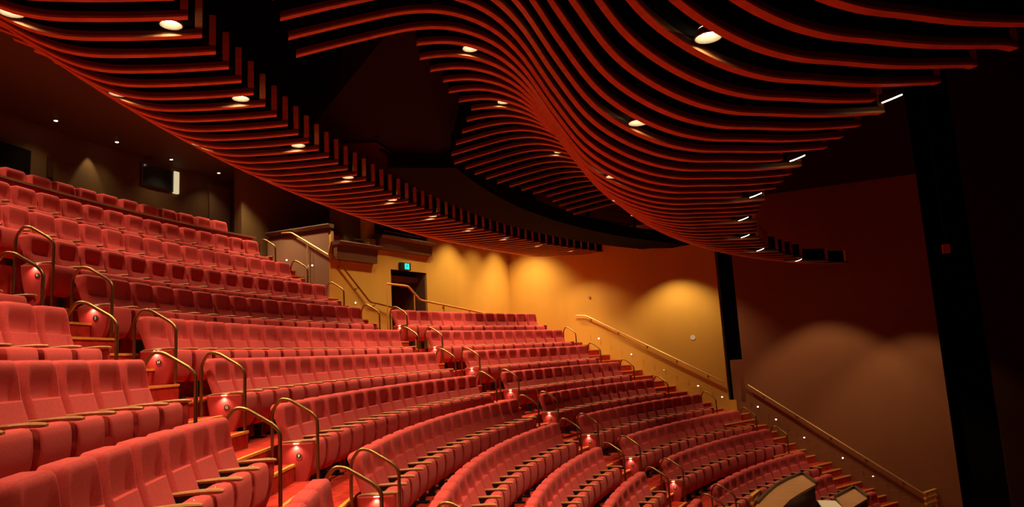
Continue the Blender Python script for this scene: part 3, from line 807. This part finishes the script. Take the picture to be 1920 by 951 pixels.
for jf in range(-1, 36):
    v = (10 + jf) * SP
    RA = rfront_end(v); RB = CUT.get(jf, 20.0 if jf < 12 else 18.3)
    if jf in FIXF: RA += .42
    if RA < v + .02: RA = v + .02
    o = make_fin(v, RA, RB, zfrontfin)
    tag(o, f'curved timber ceiling baffle of the front wave, {ordn(jf + 2)} from the top of the view', 'ceiling baffle', 'timber baffles of the front ceiling wave')
for jr in range(-2, 50):
    v = (20 + jr) * SP
    RA = poly(CE, max(6.1, v)); RB = RA + 3.4
    if v > 14.0: RB = RA + 1.9
    if v > 17.5: RB = RA + 1.2
    # stop short of the amber walls
    o = make_fin(v, RA, RB, lambda R, vv: zrearfin(R, max(6.1, vv)), n=46)
    tag(o, f'curved timber ceiling baffle of the rear canopy, {ordn(jr + 3)} counting from the near end', 'ceiling baffle', 'timber baffles of the rear ceiling canopy')

# ------------------------------------------------------------------ downlights
DLP = None
def downlight(P, label, power, size=86, lit=True, grp='canopy downlights', blend=.75):
    global DLP
    if DLP is None:
        r = empty('downlight'); DLP = r
        bm = bmesh.new(); seg = 20
        prof = [(.118, 0), (.122, -.004), (.112, -.012), (.104, -.004), (.078, .055), (.082, .060), (.112, .004)]
        ringv = [[bm.verts.new((math.cos(2 * PI * k / seg) * rr, math.sin(2 * PI * k / seg) * rr, zz)) for k in range(seg)] for rr, zz in prof]
        for i in range(len(prof)):
            A_, B_ = ringv[i], ringv[(i + 1) % len(prof)]
            for k in range(seg): bm.faces.new([A_[k], A_[(k + 1) % seg], B_[(k + 1) % seg], B_[k]])
        fin_bm(bm, 'reflector_ring', M['reflector'], r, auto=40)
        bm = bmesh.new(); add_disc(bm, (0, 0, .044), (0, 0, 1), .064, .012, 20); fin_bm(bm, 'lamp_face', M['lamp'], r)
        bm = bmesh.new(); add_disc(bm, (0, 0, .064), (0, 0, 1), .080, .14, 16, .06); fin_bm(bm, 'housing', M['black'], r)
        o = r
    else:
        o = DLP.copy(); COL.objects.link(o)
        for ch in DLP.children: c = ch.copy(); COL.objects.link(c); c.parent = o
    o.location = P; o.scale = (.8, .8, .9); tag(o, label, 'downlight', grp)
    spot(P + Vector((0, 0, -.012)), power, size, blend)
PW_REAR, PW_FRONT = 215, 330
# rear canopy: two arcs of lamps
nA = nB = 0
for i in range(-1, 10):
    v = (20 + 5 * i + .5) * SP; RA = poly(CE, max(6.1, v)) + [.18][0]
    if math.hypot(0, v) < 20.2:
        u = -math.sqrt(RA * RA - v * v); z = zrearfin(RA, max(6.1, v)) + .04
        nA += 1; downlight(uv(u, v, z), f'round downlight at the front edge of the rear canopy, {ordn(nA)} from the near end', PW_REAR * (1.5 if v > 13 else 1))
for i in range(0, 9):
    v = (20 + 5 * i + .5) * SP; RA = poly(CE, v) + 1.27
    u = -math.sqrt(RA * RA - v * v); z = zrearfin(RA, v) + .05
    nB += 1; downlight(uv(u, v, z), f'round downlight along the low back fold of the rear canopy, {ordn(nB)} from the near end', PW_REAR * (1.4 if v > 13 else .9))
nC = nD = 0
for j in (1.5, 6.5, 12.5, 17.5, 22.5, 27.5, 32.5):
    v = (10 + j) * SP; R = 16.62 + gshift(v) * .62 + .12
    u = -math.sqrt(R * R - v * v); z = zfrontfin(R, v) + .05
    nC += 1; downlight(uv(u, v, z), f'round downlight in the valley of the front wave, {ordn(nC)} from the top', PW_FRONT)
for j in (2.5, 7.5, 12.5, 17.5, 24.5):
    v = (10 + j) * SP; R = {2.5: 18.5, 7.5: 18.45, 12.5: 18.35, 17.5: 18.05, 24.5: 17.55}[j]
    u = -math.sqrt(R * R - v * v); z = zfrontfin(R, v) + .05
    nD += 1; downlight(uv(u, v, z), f'round downlight on the crest of the front wave, {ordn(nD)} from the top', PW_FRONT)
# the lamps of the near half, out of view, and the two arcs of lamps above the back rows hidden behind the canopy
for i, v in enumerate((-8, -5.2, -2.4, .6, 3.6)):
    for R, zz in ((21.0, 3.0), (22.1, 3.0)):
        u = -math.sqrt(R * R - v * v); spot(uv(u, v, zz), 50, 78, .6)
for v in (-5, -1):
    R = 16.6; u = -math.sqrt(R * R - v * v); spot(uv(u, v, 2.1), 120, 95, .7)
for i in range(10):
    v = 2.2 + 2.0 * i
    for R, zz, pw_ in ((24.2, 4.75, 200), (25.7, 5.35, 190)):
        if math.hypot(0, v) < R - .3 and v < (19.5 if R < 25 else 18.6):
            u = -math.sqrt(R * R - v * v); spot(uv(u, v, zz), pw_, 88, .5)
# spots without fittings, added to wash the amber, taupe and brown walls
AMB = (1, .74, .40)
for t, off, z, pw_, sz in ((.7, 1.6, 4.9, 330, 92), (2.4, 1.5, 4.9, 330, 92), (3.7, 1.1, 4.8, 260, 90), (5.3, .95, 4.6, 480, 95), (6.7, 1.1, 4.7, 300, 95), (8.1, .95, 4.6, 440, 95)):
    spot(dwp(t, off, z), pw_, sz, .9, AMB, .05)
spot(bwp(.6, 1.0, 5.2), 200, 90, .7, AMB, .03); spot(bwp(1.7, 1.0, 5.2), 160, 90, .7, AMB, .03)
s_cr = cr.dot(WRD)
for ds, off, z, pw_ in ((1.3, 1.1, 4.7, 420), (3.0, 1.2, 3.12, 170)):
    spot(wr(s_cr + ds, off, z), pw_, 90 if z > 4 else 125, .9, AMB, .05)
for i in range(8):
    R, v = 26.9, 3.0 + 2.2 * i
    u = -math.sqrt(R * R - v * v); spot(uv(u, v, 5.40), 150, 88, .5)  # row of spots without fittings, added to brighten the row N seats
def wash(x, y, z, off, half, pw_, blend=.35):
    s_ = Vector((x, y, 0)).dot(WRD); spot(wr(s_, off, z + off / math.tan(math.radians(half))), pw_, half * 2, blend, AMB, .05)
wash(5.45, 23.2, 2.2, 1.2, 55, 330, .6); wash(9.35, 21.33, .55, 2.0, 44, 340); wash(11.5, 20.36, .05, 2.0, 42, 270)
# edge spotlights of the front wave
EP = None
nE = 0
for jf in FIXF:
    v = (10 + jf) * SP; R = rfront_end(v) + .20
    u = -math.sqrt(R * R - v * v); z = zfrontfin(R, v) + .02
    if EP is None:
        EP = empty('edge_spotlight')
        bm = bmesh.new(); add_disc(bm, (0, 0, 0), (0, 0, 1), .105, .07, 20, .09); fin_bm(bm, 'housing', M['black'], EP)
        bm = bmesh.new(); add_disc(bm, (0, 0, -.012), (0, 0, 1), .084, .010, 20); fin_bm(bm, 'lens', M['lampsoft'], EP)
        o = EP
    else:
        o = EP.copy(); COL.objects.link(o)
        for ch in EP.children: c = ch.copy(); COL.objects.link(c); c.parent = o
    nE += 1
    tilt = math.radians(22)
    o.location = uv(u, v, z); dirn = UA * math.sin(tilt) + Vector((0, 0, -math.cos(tilt)))
    o.rotation_euler = (-dirn).to_track_quat('Z', 'Y').to_euler()
    tag(o, f'thin bright spotlight at the stage edge of the front wave, {ordn(nE)} from the top', 'spotlight', 'stage edge spotlights')
    spot(uv(u, v, z) + dirn * .04, 60, 70, .5, aim=dirn)
# rear ceiling pin lights
for i, (x, y) in enumerate(((-9.6, 14.3), (-9.2, 15.9), (-8.7, 17.5), (-8.1, 19.0))):
    root = empty('pin_light', (x, y, 5.49), 0, f'tiny white pin light in the low rear ceiling, {ordn(i + 1)} from the left', 'downlight', 'rear ceiling pin lights')
    bm = bmesh.new(); add_disc(bm, (0, 0, 0), (0, 0, -1), .05, .008, 16); fin_bm(bm, 'bezel', M['reflector'], root)
    bm = bmesh.new(); add_disc(bm, (0, 0, -.008), (0, 0, -1), .036, .005, 16); fin_bm(bm, 'lens', M['lampsoft'], root)
    spot(Vector((x, y, 5.46)), 22, 110, .9)
for P, pw_ in ((pw(28.72, 2.866, 5.40), 28), (Vector((-6.80, 21.35, 5.40)), 26)):
    spot(P, pw_, 60, .5, radius=.02)
bm = bmesh.new(); add_disc(bm, (0, 0, 0), (0, 0, -1), .10, .04, 16); o = fin_bm(bm, 'smoke_detector', M['darkcap'], auto=40); o.location = (-9.15, 17.25, 5.49); tag(o, 'dark round smoke detector on the low rear ceiling', 'smoke detector')

# ------------------------------------------------------------------ lighting pod and bridge in the gap
bm = bmesh.new()
pts = [Vector((-2.10, 10.777, 3.5)), Vector((-1.375, 14.042, 3.5)), Vector((-3.28, 10.67, 3.5)), Vector((-2.84, 13.79, 3.5)),
       Vector((-2.10, 10.777, 3.78)), Vector((-1.375, 14.042, 3.85)), Vector((-2.7, 11.9, 4.6)), Vector((-2.6, 13.79, 4.6)),
       uv(-17.75, 6.80, 3.70), uv(-16.45, 8.66, 3.70), uv(-16.40, 9.9, 3.50), uv(-17.9, 7.6, 4.4), uv(-16.6, 9.9, 4.4)]
vs = [bm.verts.new(p) for p in pts]; bmesh.ops.convex_hull(bm, input=vs)
root = empty('lighting_pod', (-2.3, 12.2, 3.5), 0, 'dark faceted pod hanging between the two ceiling waves', 'lighting pod')
off = Vector((-2.3, 12.2, 3.5))
for v in bm.verts: v.co -= off
fin_bm(bm, 'shell', M['olive'], root)
q = [Vector((-2.06, 10.76, 3.49)), Vector((-1.36, 14.05, 3.49)), Vector((-2.86, 13.80, 3.49)), Vector((-3.30, 10.66, 3.49))]
bm = bmesh.new(); A = [bm.verts.new(p - off) for p in q]; B = [bm.verts.new(p - off + Vector((0, 0, -.03))) for p in q]
bm.faces.new(A); bm.faces.new(B[::-1])
for i in range(4): bm.faces.new([A[i], A[(i + 1) % 4], B[(i + 1) % 4], B[i]])
o = fin_bm(bm, 'soffit', M['maroon'], root); o['label'] = 'flat maroon soffit'
root = empty('lighting_bridge', uv(-14, 13, 3.3), 0, 'dark catwalk with posts and rails behind the baffles, above the amber wall', 'catwalk')
off = uv(-14, 13, 3.3)
def bpt(R, v, z): return uv(-math.sqrt(R * R - v * v), v, z) - off
bm = bmesh.new(); A = []
for i in range(21):
    v = 11.2 + 7.9 * i / 20; A.append([bm.verts.new(bpt(R, v, z)) for R, z in ((19.3, 3.27), (20.3, 3.20), (20.3, 3.62), (19.3, 3.62))])
for a, b in zip(A, A[1:]):
    for k in range(4): bm.faces.new([a[k], b[k], b[(k + 1) % 4], a[(k + 1) % 4]])
bm.faces.new(A[0]); bm.faces.new(A[-1][::-1]); fin_bm(bm, 'deck', M['void'], root)
bm = bmesh.new(); A = []
for i in range(15):
    v = 11.0 + 5.4 * i / 14; zt_ = 5.0 if v < 14.6 else 4.15
    A.append([bm.verts.new(bpt(R, v, z)) for R, z in ((20.28, 3.42), (20.34, 3.42), (20.34, zt_), (20.28, zt_))])
for a, b in zip(A, A[1:]):
    for k in range(4): bm.faces.new([a[k], b[k], b[(k + 1) % 4], a[(k + 1) % 4]])
bm.faces.new(A[0]); bm.faces.new(A[-1][::-1]); fin_bm(bm, 'side_screen', M['void'], root)
for zz in (3.95, 4.3, 4.65):
    bm = bmesh.new(); add_tube(bm, [bpt(20.2, 10 + 9 * i / 12, zz) for i in range(13)], .02, 6); fin_bm(bm, 'rail', M['black'], root)
for v in (10.5, 12, 13.5, 15, 16.5, 18, 19):
    bm = bmesh.new(); add_tube(bm, [bpt(20.2, v, 3.5), bpt(20.2, v, 6.0)], .05, 6); fin_bm(bm, 'post', M['black'], root)
bm = bmesh.new(); add_box(bm, bpt(20.2, 19.35, 3.55), (.9, .9, .5), Matrix.Rotation(AZ, 3, 'Z')); fin_bm(bm, 'dimmer_box', M['void'], root)
# little orange box in the dark by the stage
bm = bmesh.new(); add_box(bm, (0, 0, 0), (.16, .10, .22), bevel=.01); root = empty('stage_box', (10.55, 16.85, 1.95), -.3, 'small orange lit box hung in the dark by the stage opening', 'lamp box')
fin_bm(bm, 'case', M['sticker'], root)
bm = bmesh.new(); add_tube(bm, [(0, 0, .1), (0, 0, 7.5)], .01, 6); fin_bm(bm, 'hanger', M['black'], root)

# ------------------------------------------------------------------ desks at the front
def desk(label, poly_, ztop, zlow, rim_edges, m=M['desk']):
    c = Vector((sum(p[0] for p in poly_) / len(poly_), sum(p[1] for p in poly_) / len(poly_), zlow))
    root = empty('control_desk', c, 0, label, 'desk')
    P = [Vector((x, y, 0)) - Vector((c.x, c.y, 0)) for x, y in poly_]; H = ztop - zlow; n = len(P)
    bm = bmesh.new(); A = [bm.verts.new(p + Vector((0, 0, H))) for p in P]; B = [bm.verts.new(p + Vector((0, 0, H - .05))) for p in P]
    bm.faces.new(A); bm.faces.new(B[::-1])
    for i in range(n): bm.faces.new([A[i], A[(i + 1) % n], B[(i + 1) % n], B[i]])
    fin_bm(bm, 'desk_top', m, root)
    bm = bmesh.new(); g = sum(P, Vector()) / n; Q = [g + (p - g) * .93 for p in P]
    A = [bm.verts.new(p + Vector((0, 0, H - .05))) for p in Q]; B = [bm.verts.new(p) for p in Q]; bm.faces.new(A); bm.faces.new(B[::-1])
    for i in range(n): bm.faces.new([A[i], A[(i + 1) % n], B[(i + 1) % n], B[i]])
    fin_bm(bm, 'desk_body', M['darkcap'], root)
    bm = bmesh.new()
    for a, b in rim_edges:
        p, q_ = P[a], P[b]; d = (q_ - p).normalized(); nrm = Vector((-d.y, d.x, 0)) * .03
        v = [bm.verts.new(w_ + Vector((0, 0, z_))) for z_ in (H - .04, H + .06) for w_ in (p - d * .02 - nrm, q_ + d * .02 - nrm, q_ + d * .02 + nrm, p - d * .02 + nrm)]
        for f in ((0, 1, 2, 3), (4, 5, 6, 7), (0, 1, 5, 4), (1, 2, 6, 5), (2, 3, 7, 6), (3, 0, 4, 7)): bm.faces.new([v[k] for k in f])
    fin_bm(bm, 'raised_rim', M['darkcap'], root)
    return root
Z1 = -3.4
desk('large brown curved desk with a dark raised rim below the far right block', [(7.019, 18.277), (6.809, 16.958), (6.42, 16.50), (6.075, 16.095), (5.62, 15.5), (5.244, 14.897), (4.6, 13.9), (4.4, 14.3), (4.85, 15.3), (5.389, 16.228), (5.865, 16.973), (6.35, 17.586)], Z1, -5.8,
     [(0, 1), (0, 11), (11, 10), (10, 9), (9, 8)])
desk('smaller brown desk with a dark rim right of the large curved desk', [(7.829, 17.289), (7.603, 16.172), (6.914, 15.424), (6.5, 14.9), (6.742, 15.468), (6.982, 16.401)], -3.6, -5.8, [(0, 1), (0, 5)])
bm = bmesh.new()
pp = [(6.60, 16.50), (6.95, 16.36), (6.76, 15.50), (6.48, 14.7), (6.2, 14.8), (6.38, 15.7)]
cc = Vector((6.6, 15.7, -5.8)); A = [bm.verts.new(Vector((x, y, -3.66)) - cc) for x, y in pp]; B = [bm.verts.new(Vector((x, y, -3.70)) - cc) for x, y in pp]
bm.faces.new(A); bm.faces.new(B[::-1])
for i in range(6): bm.faces.new([A[i], A[(i + 1) % 6], B[(i + 1) % 6], B[i]])
root = empty('paper_covered_table', cc, 0, 'cream paper covered table between the two brown desks', 'table')
fin_bm(bm, 'cream_top', M['paper'], root)
bm = bmesh.new(); add_box(bm, (0, -.05, 1.05), (.3, .9, 2.05)); fin_bm(bm, 'table_body', M['darkcap'], root)
def bracket(loc, rz, label):
    root = empty('brass_rack', loc, rz, label, 'rack')
    for x in (-.28, .28):
        bm = bmesh.new(); add_box(bm, (x, 0, -.9), (.035, .05, 1.9)); fin_bm(bm, 'post', M['goldrail'], root)
    for z in (-.28, -.13, .02):
        bm = bmesh.new(); add_box(bm, (0, 0, z), (.66, .08, .05), bevel=.006); fin_bm(bm, 'shelf_bar', M['nosing'], root)
bracket((5.05, 16.0, -3.36), math.radians(58), 'golden slatted rack at the left end of the large curved desk')
bracket((11.2, 20.15, -4.42), math.radians(35), 'golden slatted rack at the foot of the long shiny handrail')

# ------------------------------------------------------------------ world, view
w = bpy.data.worlds.new('world'); S.world = w; w.use_nodes = True
w.node_tree.nodes['Background'].inputs[0].default_value = (.9, .5, .3, 1); w.node_tree.nodes['Background'].inputs[1].default_value = .004
S.view_settings.view_transform = 'Standard'; S.view_settings.look = 'None'; S.view_settings.gamma = 1; S.view_settings.exposure = .2
try: S.view_settings.use_curve_mapping = False
except Exception: pass
S.cycles.max_bounces = 6; S.cycles.diffuse_bounces = 4; S.cycles.use_denoising = True
S.cycles.sample_clamp_indirect = 4
